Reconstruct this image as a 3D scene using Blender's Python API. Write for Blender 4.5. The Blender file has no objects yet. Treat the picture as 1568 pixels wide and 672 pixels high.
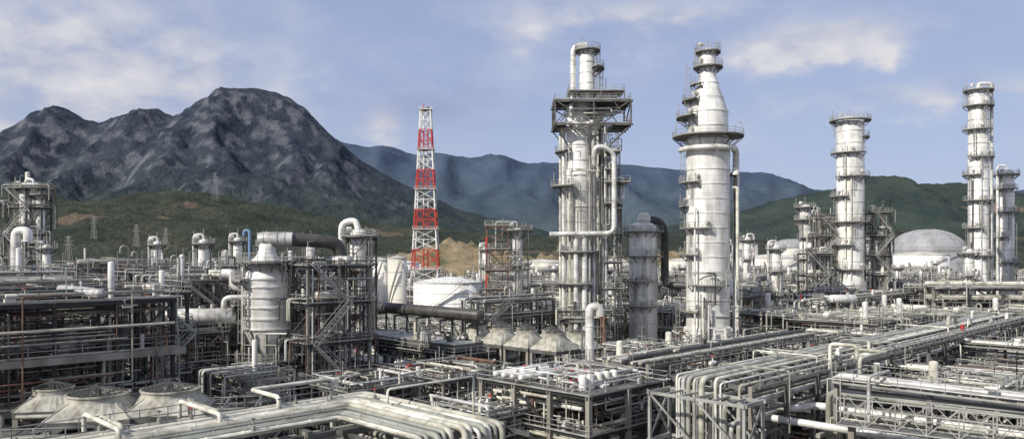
import bpy, math, random
from mathutils import Vector, noise
from math import radians, sin, cos, pi

scene = bpy.context.scene
CAMH = 22.0

# ------------------------------------------------------------------ materials
def new_mat(name, col, metallic=0.0, rough=0.6, var=0.25, scale=0.6, streak=False, bump=0.0, panels=False, col2=None, fine=None):
    m = bpy.data.materials.new(name); m.use_nodes = True
    nt = m.node_tree; N = nt.nodes; L = nt.links
    bs = N["Principled BSDF"]
    bs.inputs["Metallic"].default_value = metallic
    bs.inputs["Roughness"].default_value = rough
    tc = N.new("ShaderNodeTexCoord")
    src = tc.outputs["Object"]
    mp = N.new("ShaderNodeMapping"); L.new(src, mp.inputs[0])
    mp.inputs["Scale"].default_value = (1, 1, 0.18) if streak else (1, 1, 1)
    nz = N.new("ShaderNodeTexNoise"); nz.inputs["Scale"].default_value = scale
    nz.inputs["Detail"].default_value = 2; nz.inputs["Roughness"].default_value = 0.7
    L.new(mp.outputs[0], nz.inputs["Vector"])
    rp = N.new("ShaderNodeValToRGB")
    rp.color_ramp.elements[0].position = 0.3; rp.color_ramp.elements[1].position = 0.60
    c2 = col2 if col2 else (col[0]*(1-var), col[1]*(1-var*1.04), col[2]*(1-var*1.12))
    c1 = tuple(min(1, c * (1 + var * 0.35)) for c in col)
    rp.color_ramp.elements[0].color = (*c2, 1); rp.color_ramp.elements[1].color = (*c1, 1)
    L.new(nz.outputs["Fac"], rp.inputs[0])
    out = rp.outputs[0]
    if panels:
        sx = N.new("ShaderNodeSeparateXYZ"); L.new(src, sx.inputs[0])
        at = N.new("ShaderNodeMath"); at.operation = 'ARCTAN2'
        L.new(sx.outputs[1], at.inputs[0]); L.new(sx.outputs[0], at.inputs[1])
        mu = N.new("ShaderNodeMath"); mu.operation = 'MULTIPLY'; mu.inputs[1].default_value = 3.0
        L.new(at.outputs[0], mu.inputs[0])
        cb = N.new("ShaderNodeCombineXYZ"); L.new(mu.outputs[0], cb.inputs[0]); L.new(sx.outputs[2], cb.inputs[1])
        br = N.new("ShaderNodeTexBrick"); br.inputs["Scale"].default_value = 1.0
        br.inputs["Brick Width"].default_value = 2.2; br.inputs["Row Height"].default_value = 1.1
        br.inputs["Mortar Size"].default_value = 0.02
        br.inputs["Color1"].default_value = (1, 1, 1, 1); br.inputs["Color2"].default_value = (0.76, 0.76, 0.75, 1)
        br.inputs["Mortar"].default_value = (0.5, 0.49, 0.47, 1)
        L.new(cb.outputs[0], br.inputs["Vector"])
        mx = N.new("ShaderNodeMix"); mx.data_type = 'RGBA'; mx.blend_type = 'MULTIPLY'; mx.inputs[0].default_value = 0.7
        L.new(out, mx.inputs[6]); L.new(br.outputs["Color"], mx.inputs[7]); out = mx.outputs[2]
    L.new(out, bs.inputs["Base Color"])
    if bump:
        n2 = N.new("ShaderNodeTexNoise"); n2.inputs["Scale"].default_value = (fine or 3.0); n2.inputs["Detail"].default_value = 1
        L.new(src, n2.inputs["Vector"])
        bp = N.new("ShaderNodeBump"); bp.inputs["Strength"].default_value = bump; bp.inputs["Distance"].default_value = 0.1
        L.new(n2.outputs["Fac"], bp.inputs["Height"]); L.new(bp.outputs[0], bs.inputs["Normal"])
    return m

M = {}
M['steel'] = new_mat("structural_steel_grey", (0.110, 0.110, 0.105), 0.0, 0.6, 0.5, 0.4)
M['dsteel'] = new_mat("dark_steel", (0.030, 0.031, 0.033), 0.0, 0.6, 0.4, 0.4)
M['galv'] = new_mat("galvanised_rail", (0.34, 0.34, 0.32), 0.1, 0.5, 0.4, 0.4)
M['deck'] = new_mat("deck_grating", (0.14, 0.138, 0.13), 0.0, 0.75, 0.5, 0.7)
M['clad'] = new_mat("aluminium_cladding", (0.84, 0.83, 0.79), 0.15, 0.38, 0.36, 0.5, streak=True, bump=0.2, panels=True)
M['alu'] = new_mat("aluminium_pipe_cladding", (0.70, 0.695, 0.66), 0.15, 0.40, 0.40, 0.5)
M['alu2'] = new_mat("dull_aluminium_pipe", (0.47, 0.47, 0.455), 0.2, 0.45, 0.42, 0.6)
M['cream'] = new_mat("cream_pipe_cladding", (0.62, 0.61, 0.53), 0.0, 0.5, 0.48, 0.45)
M['cream2'] = new_mat("weathered_pipe_cladding", (0.42, 0.41, 0.345), 0.0, 0.55, 0.5, 0.6)
M['green'] = new_mat("greygreen_pipe", (0.28, 0.29, 0.25), 0.0, 0.5, 0.4, 0.4)
M['dpipe'] = new_mat("dark_painted_pipe", (0.07, 0.067, 0.063), 0.0, 0.45, 0.5, 0.5)
M['rust'] = new_mat("rusty_brown_steel", (0.15, 0.085, 0.06), 0.0, 0.8, 0.5, 0.8)
M['red'] = new_mat("red_paint", (0.50, 0.05, 0.035), 0, 0.5, 0.3, 1.0)
M['white'] = new_mat("white_paint", (0.78, 0.775, 0.74), 0, 0.5, 0.25, 0.4, streak=True)
M['conc'] = new_mat("concrete", (0.28, 0.265, 0.23), 0, 0.85, 0.4, 0.5, streak=True)
M['hood'] = new_mat("weathered_fan_hood", (0.36, 0.35, 0.30), 0.0, 0.6, 0.55, 0.9, bump=0.1)
M['tank'] = new_mat("tank_paint", (0.62, 0.60, 0.54), 0, 0.55, 0.25, 0.15, streak=True)
M['gtank'] = new_mat("grey_dome_roof", (0.30, 0.31, 0.325), 0.0, 0.6, 0.3, 0.1)
M['blue'] = new_mat("blue_sheet_roof", (0.16, 0.27, 0.42), 0, 0.5, 0.2, 0.4)
M['yellow'] = new_mat("yellow_paint", (0.55, 0.40, 0.06), 0, 0.5, 0.2, 0.4)
MK = list(M.keys()); MI = {k: i for i, k in enumerate(MK)}

# ------------------------------------------------------------------ mesh builder
class B:
    def __init__(s, name, x=0, y=0, z=0, rot=0):
        s.name = name; s.loc = (x, y, z); s.rot = rot
        s.v = []; s.f = []; s.m = []; s.s = []
    def face(s, idx, mat, sm=False):
        s.f.append(idx); s.m.append(MI[mat]); s.s.append(sm)
    def box(s, x0, x1, y0, y1, z0, z1, mat):
        o = len(s.v)
        s.v += [(x0,y0,z0),(x1,y0,z0),(x1,y1,z0),(x0,y1,z0),(x0,y0,z1),(x1,y0,z1),(x1,y1,z1),(x0,y1,z1)]
        for q in ((3,2,1,0),(4,5,6,7),(0,1,5,4),(1,2,6,5),(2,3,7,6),(3,0,4,7)):
            s.face(tuple(o+i for i in q), mat)
    def beam(s, p, q, w, mat, h=None):
        h = h or w
        dx, dy, dz = q[0]-p[0], q[1]-p[1], q[2]-p[2]
        l = math.sqrt(dx*dx+dy*dy+dz*dz)
        if l < 1e-5: return
        dx/=l; dy/=l; dz/=l
        if abs(dz) > 0.95: a = (1,0,0)
        else:
            k = math.hypot(dx, dy); a = (-dy/k, dx/k, 0)
        b = (dy*a[2]-dz*a[1], dz*a[0]-dx*a[2], dx*a[1]-dy*a[0])
        w2=w/2; h2=h/2; o=len(s.v)
        for e in (p,q):
            for sa,sb in ((-1,-1),(1,-1),(1,1),(-1,1)):
                s.v.append((e[0]+a[0]*w2*sa+b[0]*h2*sb, e[1]+a[1]*w2*sa+b[1]*h2*sb, e[2]+a[2]*w2*sa+b[2]*h2*sb))
        for f in ((0,1,5,4),(1,2,6,5),(2,3,7,6),(3,0,4,7),(3,2,1,0),(4,5,6,7)):
            s.face(tuple(o+i for i in f), mat)
    def tube(s, pts, rad, mat, n=8, cap=True):
        P=[Vector(p) for p in pts]; k=len(P)
        if k<2: return
        T=[]
        for i in range(k):
            d=(P[min(i+1,k-1)]-P[max(i-1,0)])
            T.append(d.normalized() if d.length>1e-6 else Vector((0,0,1)))
        a=T[0].cross(Vector((0,0,1)))
        if a.length<0.1: a=T[0].cross(Vector((1,0,0)))
        a.normalize(); o=len(s.v)
        rr = rad if isinstance(rad,(list,tuple)) else [rad]*k
        cs=[(cos(2*pi*j/n),sin(2*pi*j/n)) for j in range(n)]
        for i in range(k):
            t=T[i]; a=(a-t*a.dot(t)).normalized(); b=t.cross(a)
            for c,sn in cs:
                q=P[i]+(a*c+b*sn)*rr[i]; s.v.append((q.x,q.y,q.z))
        for i in range(k-1):
            for j in range(n):
                j2=(j+1)%n
                s.face((o+i*n+j,o+i*n+j2,o+(i+1)*n+j2,o+(i+1)*n+j),mat,True)
        if cap:
            for i,rev in ((0,True),(k-1,False)):
                o2=len(s.v); s.v+=s.v[o+i*n:o+i*n+n]
                r=list(range(o2,o2+n)); s.face(tuple(r[::-1] if rev else r),mat)
    def cyl(s,p,q,r,mat,n=10,r2=None,cap=True):
        s.tube([p,q],[r,r if r2 is None else r2],mat,n,cap)
    def pipe(s, pts, r, mat, n=8, bend=None, cap=True, seams=0):
        bend = bend or r*2.6
        P=[Vector(p) for p in pts]; out=[P[0]]
        for i in range(1,len(P)-1):
            a=P[i-1]-P[i]; b=P[i+1]-P[i]; la=a.length; lb=b.length
            if la<1e-4 or lb<1e-4: continue
            d=min(bend,la*0.48,lb*0.48); a=a/la; b=b/lb
            if a.dot(b)<-0.99: continue
            p0=P[i]+a*d; p1=P[i]+b*d
            for t in ((0,.5,1) if r<.12 else (0,.25,.5,.75,1)):
                out.append(p0*(1-t)**2+P[i]*2*t*(1-t)+p1*t*t)
        out.append(P[-1])
        s.tube(out,r,mat,n,cap)
        if seams:
            for i in range(len(P)-1):
                d=P[i+1]-P[i]; l=d.length
                if l<seams: continue
                d/=l; k=int(l/seams)
                for j in range(1,k+1):
                    c=P[i]+d*(j*l/(k+1)); s.tube([c-d*0.06,c+d*0.06],r*1.08+.01,mat,n,True)
    def lathe(s,cx,cy,prof,mat,n=32):
        last=None; pd=None
        cs=[(cos(2*pi*j/n),sin(2*pi*j/n)) for j in range(n)]
        def ring(r,z):
            o=len(s.v)
            for c,sn in cs: s.v.append((cx+r*c,cy+r*sn,z))
            return o
        for i in range(len(prof)-1):
            r0,z0=prof[i]; r1,z1=prof[i+1]
            ang=math.atan2(z1-z0,r1-r0)
            if last is None or abs(ang-pd)>0.5: a=ring(r0,z0)
            else: a=last
            b=ring(r1,z1)
            for j in range(n):
                j2=(j+1)%n; s.face((a+j,a+j2,b+j2,b+j),mat,True)
            last=b; pd=ang
        if prof[-1][0]>0.02: s.face(tuple(range(last,last+n)),mat)
    def rail(s,pts,mat='galv',h=1.1,closed=False,step=2.0,w=0.06):
        k=len(pts); rng=range(k if closed else k-1)
        for i in rng:
            p=pts[i]; q=pts[(i+1)%k]
            for hh in (h,h*.52):
                s.beam((p[0],p[1],p[2]+hh),(q[0],q[1],q[2]+hh),w,mat)
            s.beam((p[0],p[1],p[2]+.09),(q[0],q[1],q[2]+.09),.03,mat,.17)
            l=math.dist(p,q); c=max(1,int(l/step+.5))
            for j in range(c):
                t=j/c; x=p[0]+(q[0]-p[0])*t; y=p[1]+(q[1]-p[1])*t; z=p[2]+(q[2]-p[2])*t
                s.beam((x,y,z),(x,y,z+h),w,mat)
        if not closed:
            q=pts[-1]; s.beam(q,(q[0],q[1],q[2]+h),w,mat)
    def ringplat(s,cx,cy,r0,r1,z,a0=0,a1=360,mat='galv',dk='deck'):
        full=(a1-a0)>=359; n=max(3,int((a1-a0)/15))
        A=[radians(a0+(a1-a0)*i/n) for i in range(n+1)]
        o=len(s.v)
        for a in A:
            c,sn=cos(a),sin(a)
            s.v+=[(cx+r0*c,cy+r0*sn,z),(cx+r1*c,cy+r1*sn,z),(cx+r1*c,cy+r1*sn,z-.18),(cx+r0*c,cy+r0*sn,z-.18)]
        for i in range(n):
            b=o+4*i
            s.face((b,b+1,b+5,b+4),dk); s.face((b+1,b+2,b+6,b+5),dk); s.face((b+2,b+3,b+7,b+6),dk)
        pts=[(cx+(r1-.05)*cos(a),cy+(r1-.05)*sin(a),z) for a in A]
        if not full:
            pts=[(cx+r0*cos(A[0]),cy+r0*sin(A[0]),z)]+pts+[(cx+r0*cos(A[-1]),cy+r0*sin(A[-1]),z)]
        else: pts=pts[:-1]
        s.rail(pts,mat,closed=full,step=1.4)
        for i in range(0,n+(0 if full else 1),2):
            a=A[i]; c,sn=cos(a),sin(a)
            s.beam((cx+r1*c,cy+r1*sn,z-.2),(cx+r0*c,cy+r0*sn,z-.2-(r1-r0)*.8),.14,'steel')
    def ladder(s,cx,cy,r,a,z0,z1,mat='galv',cage=True):
        a=radians(a); c,sn=cos(a),sin(a); tx,ty=-sn,c
        x=cx+(r+.25)*c; y=cy+(r+.25)*sn
        for k in (-.28,.28):
            s.beam((x+tx*k,y+ty*k,z0),(x+tx*k,y+ty*k,z1),.08,mat)
        z=z0+.4
        while z<z1:
            s.beam((x-tx*.28,y-ty*.28,z),(x+tx*.28,y+ty*.28,z),.05,mat); z+=.6
        if cage:
            arc=[(x+tx*.4*cos(t)+c*.75*sin(t),y+ty*.4*cos(t)+sn*.75*sin(t)) for t in (0,pi/4,pi/2,3*pi/4,pi)]
            for p in arc[1:4]: s.beam((p[0],p[1],z0+2.2),(p[0],p[1],z1+1),.05,mat)
            z=z0+2.2
            while z<z1+1:
                for i in range(4): s.beam((*arc[i],z),(*arc[i+1],z),.06,mat)
                z+=1.4
    def hdrum(s,c,L,r,ax,mat='alu',saddle=True,n=16):
        d=Vector((1,0,0)) if ax=='x' else Vector((0,1,0)); c=Vector(c)
        ts=[(-L/2-r*.5,.05),(-L/2-r*.42,.5),(-L/2-r*.2,.85),(-L/2,1),(L/2,1),(L/2+r*.2,.85),(L/2+r*.42,.5),(L/2+r*.5,.05)]
        s.tube([c+d*t for t,_ in ts],[r*k for _,k in ts],mat,n)
        for t in (-L*.3,0.02,L*.3):
            s.tube([c+d*(t-.08),c+d*(t+.08)],r*1.04,mat,n)
        s.cyl(c+Vector((0,0,r*.9))+d*L*.2,c+Vector((0,0,r*1.5))+d*L*.2,r*.2,mat,8)
        if saddle:
            for t in (-L*.33,L*.33):
                q=c+d*t; e=.2
                if ax=='x': s.box(q.x-e,q.x+e,q.y-r*.8,q.y+r*.8,q.z-r*1.4,q.z-r*.55,'conc')
                else: s.box(q.x-r*.8,q.x+r*.8,q.y-e,q.y+e,q.z-r*1.4,q.z-r*.55,'conc')
    def build(s, link=True):
        me=bpy.data.meshes.new(s.name+"_mesh"); me.from_pydata(s.v,[],s.f)
        for k in MK: me.materials.append(M[k])
        me.polygons.foreach_set("material_index",s.m); me.polygons.foreach_set("use_smooth",s.s)
        me.update()
        ob=bpy.data.objects.new(s.name,me); ob.location=s.loc; ob.rotation_euler=(0,0,radians(s.rot))
        scene.collection.objects.link(ob); return ob

def dome(r,z,h,k=6):
    return [(r*cos(t*pi/2/k),z+h*sin(t*pi/2/k)) for t in range(k)]+[(0.01,z+h)]

def frame(b,rng,x0,y0,nx,ny,dx,dy,levels,mat='steel',z0=0,deckp=.6,brace=.35,rails=True,cw=.30,colmat=None):
    top=levels[-1]; X1=x0+nx*dx; Y1=y0+ny*dy
    for i in range(nx+1):
        for j in range(ny+1):
            x=x0+i*dx; y=y0+j*dy
            b.box(x-cw/2,x+cw/2,y-cw/2,y+cw/2,z0,top+.01,colmat or mat)
    pz=z0
    for li,z in enumerate(levels):
        for j in range(ny+1): b.beam((x0-.3,y0+j*dy,z-.2),(X1+.3,y0+j*dy,z-.2),.2,mat,.34)
        for i in range(nx+1): b.beam((x0+i*dx,y0-.3,z-.21),(x0+i*dx,Y1+.3,z-.21),.18,mat,.28)
        for i in range(nx):
            for j in range(ny):
                if rng.random()<deckp:
                    b.box(x0+i*dx+.13,x0+(i+1)*dx-.13,y0+j*dy+.13,y0+(j+1)*dy-.13,z-.0,z+.05,'deck')
                else:
                    for k in (1/3,2/3): b.beam((x0+i*dx,y0+(j+k)*dy,z-.19),(x0+(i+1)*dx,y0+(j+k)*dy,z-.19),.14,mat,.2)
        if rails:
            e=.35
            b.rail([(x0-e,y0-e,z+.05),(X1+e,y0-e,z+.05),(X1+e,Y1+e,z+.05),(x0-e,Y1+e,z+.05)],closed=True)
        for i in range(nx):
            for y in (y0,Y1):
                if rng.random()<brace:
                    a,c=(x0+i*dx,y,pz),(x0+(i+1)*dx,y,z-.3)
                    b.beam(a,c,.15,mat)
                    if rng.random()<.5: b.beam((a[0],y,c[2]),(c[0],y,a[2]),.14,mat)
        for j in range(ny):
            for x in (x0,X1):
                if rng.random()<brace: b.beam((x,y0+j*dy,pz),(x,y0+(j+1)*dy,z-.3),.15,mat)
        pz=z
PM=['alu','cream','alu2','cream2','green','dpipe','alu','steel','rust','green','cream','alu2','cream2']
PD=['alu2','dpipe','cream2','green','dpipe','steel','alu','rust','dpipe']
def rpipes(b,rng,x0,x1,y0,y1,z0,z1,n,rmin=.06,rmax=.3,mats=PM):
    for _ in range(n):
        p=[rng.uniform(x0,x1),rng.uniform(y0,y1),rng.uniform(z0,z1)]; pts=[tuple(p)]
        r=rmin+(rmax-rmin)*rng.random()**1.8; ax=rng.randrange(3)
        for k in range(rng.randint(2,5)):
            lo,hi=((x0,x1),(y0,y1),(z0,z1))[ax]
            q=rng.uniform(lo,hi)
            if abs(q-p[ax])>r*4: p[ax]=q; pts.append(tuple(p))
            ax=(ax+rng.choice((1,2)))%3
        if len(pts)>1: b.pipe(pts,r,rng.choice(mats),6 if r<.15 else 8)
def valves(b,rng,x0,x1,y0,y1,zs,n):
    for _ in range(n):
        x=rng.uniform(x0,x1);y=rng.uniform(y0,y1);z=rng.choice(zs)
        k=rng.random(); m=rng.choice(['dpipe','alu','green','cream','steel','galv','cream2','red' if rng.random()<.45 else 'white'])
        if k<.35:
            b.cyl((x,y,z),(x,y,z+rng.uniform(.6,1.5)),rng.uniform(.1,.3),m,8)
        elif k<.6:
            h=rng.uniform(.3,.8); b.box(x-.4,x+.4,y-.25,y+.25,z,z+h,m); b.cyl((x-.3,y,z+h+.2),(x+.5,y,z+h+.2),.2,m,8)
        elif k<.8:
            b.cyl((x,y,z),(x,y,z+rng.uniform(1.5,3.2)),.05,'galv',5)
        else:
            b.cyl((x-.5,y,z+.5),(x+.5,y,z+.5),.2,m,8); b.cyl((x,y,z+.5),(x,y,z+1.2),.06,m,6); b.cyl((x,y,z+1.15),(x,y,z+1.2),.26,'red' if rng.random()<.3 else 'dpipe',8)
def goose(b,x,y,z0,z1,r,dx,mat='alu'):
    b.pipe([(x,y,z0),(x,y,z1),(x+dx,y,z1),(x+dx,y,z1-abs(dx)*.9)],r,mat,10,bend=abs(dx)*.5)

def fill_unit(b,rng,nx,ny,d,levels,mat='steel',dens=1.0,tall=True,x0=None,y0=None,big=1.0,pm=PM):
    W=nx*d; D=ny*d; x0=-W/2 if x0 is None else x0; y0=-D/2 if y0 is None else y0
    frame(b,rng,x0,y0,nx,ny,d,d,levels,mat,colmat=('conc' if rng.random()<.25 else mat))
    top=levels[-1]
    rpipes(b,rng,x0-1,x0+W+1,y0-1,y0+D+1,.5,top+.8,int(44*dens*nx*ny/4),rmax=.3*big,mats=pm)
    rpipes(b,rng,x0-1,x0+W+1,y0-1,y0+D+1,.5,top+1.6,int(30*dens*nx*ny/4),rmin=.035,rmax=.09,mats=pm)
    for z in levels:
        for k in range(rng.randint(2,5)):
            y=rng.uniform(y0,y0+D); r=rng.uniform(.08,.25)*big
            b.pipe([(x0-2,y,z-2),(x0-2,y,z+.5+r),(x0+W+1.5,y,z+.5+r),(x0+W+1.5,y,max(.5,z-rng.uniform(2,5)))],r,rng.choice(pm),7)
    for z in [0]+levels:
        if rng.random()<.6:
            r=rng.uniform(.5,1.0)*big; ax=rng.choice('xy')
            b.hdrum((x0+rng.uniform(.3,.7)*W,y0+rng.uniform(.3,.7)*D,z+r*1.45),rng.uniform(.35,.6)*W,r,ax,rng.choice(['alu','cream','alu2','green','dpipe']))
        if rng.random()<.6:
            x=x0+rng.uniform(.15,.85)*W; y=y0+rng.uniform(.15,.85)*D; r=rng.uniform(.4,.85)*big; h=rng.uniform(2.2,3.8)
            b.lathe(x,y,[(r*.8,z),(r*.8,z+.6),(r,z+.7),(r,z+h)]+dome(r,z+h,r*.5,4)[1:],rng.choice(['alu','cream','white']),14)
    valves(b,rng,x0,x0+W,y0,y0+D,[0.05]+[l+.05 for l in levels],int(22*dens*nx*ny/4))
    zz=0; sgn=1
    for z in levels:
        xa,xb=(x0,x0+min(W,5)); 
        if sgn<0: xa,xb=xb,xa
        for yo in (0,.9):
            b.beam((xa,y0-1.4-yo,zz),(xb,y0-1.4-yo,z),.08,'galv',.22)
            b.beam((xa,y0-1.4-yo,zz+1.1),(xb,y0-1.4-yo,z+1.1),.06,'galv')
        for k in range(12):
            t=k/12; b.box(xa+(xb-xa)*t-.12,xa+(xb-xa)*t+.12,y0-2.28,y0-1.42,zz+(z-zz)*t,zz+(z-zz)*t+.04,'deck')
        zz=z; sgn=-sgn
    if tall:
        for k in range(rng.randint(3,6)):
            x=x0+rng.uniform(0,W); y=y0+rng.uniform(0,D); h=top+rng.uniform(1,3.5)
            if rng.random()<.4: goose(b,x,y,.5,h,rng.uniform(.12,.24),rng.choice((-1,1))*rng.uniform(.7,1.3),rng.choice(['alu2','cream2','green']))
            else: b.cyl((x,y,0),(x,y,h),rng.uniform(.06,.2),rng.choice(['alu','galv','dpipe']),8)
    for k in range(3):
        x=rng.choice((x0,x0+W)); y=rng.choice((y0,y0+D))
        b.beam((x,y,top),(x,y,top+3),.09,'galv'); b.beam((x,y,top+3),(x+.8,y,top+3.1),.12,'galv')

def rack(b,rng,L,W,levels,npipes,rmax=.30,bay=7,drop=False,rails=False,loops=0,mats=('cream','cream2','alu','alu2','green','dpipe','cream'),mat='steel',dropz=2):
    n=max(1,int(L/bay)); bay=L/n
    top=levels[-1]
    for i in range(n+1):
        x=i*bay
        for y in (-W/2,W/2): b.box(x-.2,x+.2,y-.2,y+.2,0,top,mat if i%3 else 'conc')
        for z in levels: b.beam((x,-W/2-.5,z-.22),(x,W/2+.5,z-.22),.3,mat,.4)
        if i<n:
            for y in (-W/2,W/2):
                for z in levels: b.beam((x,y,z-.6),(x+bay,y,z-.6),.2,mat,.28)
                if i%3==0: 
                    b.beam((x,y,0),(x+bay,y,levels[0]-.6),.16,mat); b.beam((x+bay,y,0),(x,y,levels[0]-.6),.15,mat)
            for z in levels: b.beam((x+bay/2,-W/2,z-.24),(x+bay/2,W/2,z-.24),.18,mat,.25)
    for li,z in enumerate(levels):
        y=-W/2+.3; k=0
        while y<W/2-.3:
            r=rng.choice((.06,.1,.14,.18,.24,rmax)); y+=r
            if y>W/2-.3: break
            if rng.random()<npipes:
                x0=-rng.uniform(.3,1.5) if rng.random()<.75 else rng.uniform(0,L*.5); x1=L+.5 if rng.random()<.7 else rng.uniform(L*.3,L)
                zc=z+r+.02+rng.choice((0,0,0,.3)); m=rng.choice(mats); pts=[]
                if drop and x0<0:
                    x0=-1-(W/2-y)*.05-(levels[-1]-z)*-.15; pts.append((x0,y,dropz))
                pts.append((x0,y,zc))
                if li==len(levels)-1 and loops and rng.random()<loops:
                    xl=rng.uniform(.15,.8)*L; h=rng.uniform(.8,1.6)
                    pts+= [(xl,y,zc),(xl,y,zc+h),(xl+rng.uniform(2,5),y,zc+h)]; pts.append((pts[-1][0],y,zc))
                pts.append((x1,y,zc))
                if rng.random()<.3:
                    pts.append((x1,y,max(1,z-4)))
                b.pipe(pts,r,m,8 if r>.18 else 6,bend=r*3,seams=5 if r>.15 else 0)
            y+=r+rng.uniform(.06,.3)
        if rng.random()<.9:
            for q in range(int(L/9)+1):
                x=rng.uniform(0,L); r=rng.uniform(.06,.18); s_=rng.choice((-1,1))
                b.pipe([(x,-s_*W*.3,z+.3),(x,-s_*W*.3,z+1.0),(x,s_*(W/2+1.2),z+1.0),(x,s_*(W/2+1.2),max(.5,z-5))],r,rng.choice(mats),7)
    valves(b,rng,0,L,-W/2,W/2,[top+.4],int(L/4))
    if rails:
        for s_ in (-1,1):
            y=s_*(W/2+.9)
            b.box(0,L,min(y,s_*(W/2+.25)),max(y,s_*(W/2+.25)),top-.1,top-.04,'deck')
            b.rail([(0,y,top-.04),(L,y,top-.04)],closed=False)

def column(b,x,y,r,z1,plats,sections=None,ringstep=3.0,n=36,mat='clad',ladder=True,domeh=None,rings=True):
    prof=sections or [(r*1.12,0),(r*1.02,3.5),(r,3.6),(r,z1)]
    b.lathe(x,y,prof+dome(prof[-1][0],prof[-1][1],domeh or prof[-1][0]*.55)[1:],mat,n)
    def rad(z):
        for (r0,a),(r1,c) in zip(prof,prof[1:]):
            if a<=z<=c and c>a: return r0+(r1-r0)*(z-a)/(c-a)
        return prof[-1][0]
    if rings:
        z=4.5
        while z<prof[-1][1]-.5:
            q=rad(z)
            b.lathe(x,y,[(q-.1,z-.1),(q+.1,z-.1),(q+.1,z+.1),(q-.1,z+.1)],'alu',n); z+=ringstep
    pz=2.0
    for i,p in enumerate(plats):
        z,a0,a1,ro=p; ri=rad(z) if sections else r
        b.ringplat(x,y,ri+.12,ro,z,a0,a1)
        if ladder:
            am=(a0+a1)/2+((i%3)-1)*14
            b.ladder(x,y,max(ri,rad(pz) if sections else r)+.1,am,pz,z)
        an=radians((a0+a1)/2+30); b.cyl((x+(ri-.1)*cos(an),y+(ri-.1)*sin(an),z+1.2),(x+(ri+.6)*cos(an),y+(ri+.6)*sin(an),z+1.2),.4,'alu',12)
        for q in range(3):
            an=radians(a0+(a1-a0)*(q+.5)/3+7); b.beam((x+(ro-.3)*cos(an),y+(ro-.3)*sin(an),z),(x+(ro-.3)*cos(an),y+(ro-.3)*sin(an),z+(2.6 if q==1 else 1.6)),.1,'galv')
        pz=z

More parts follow.
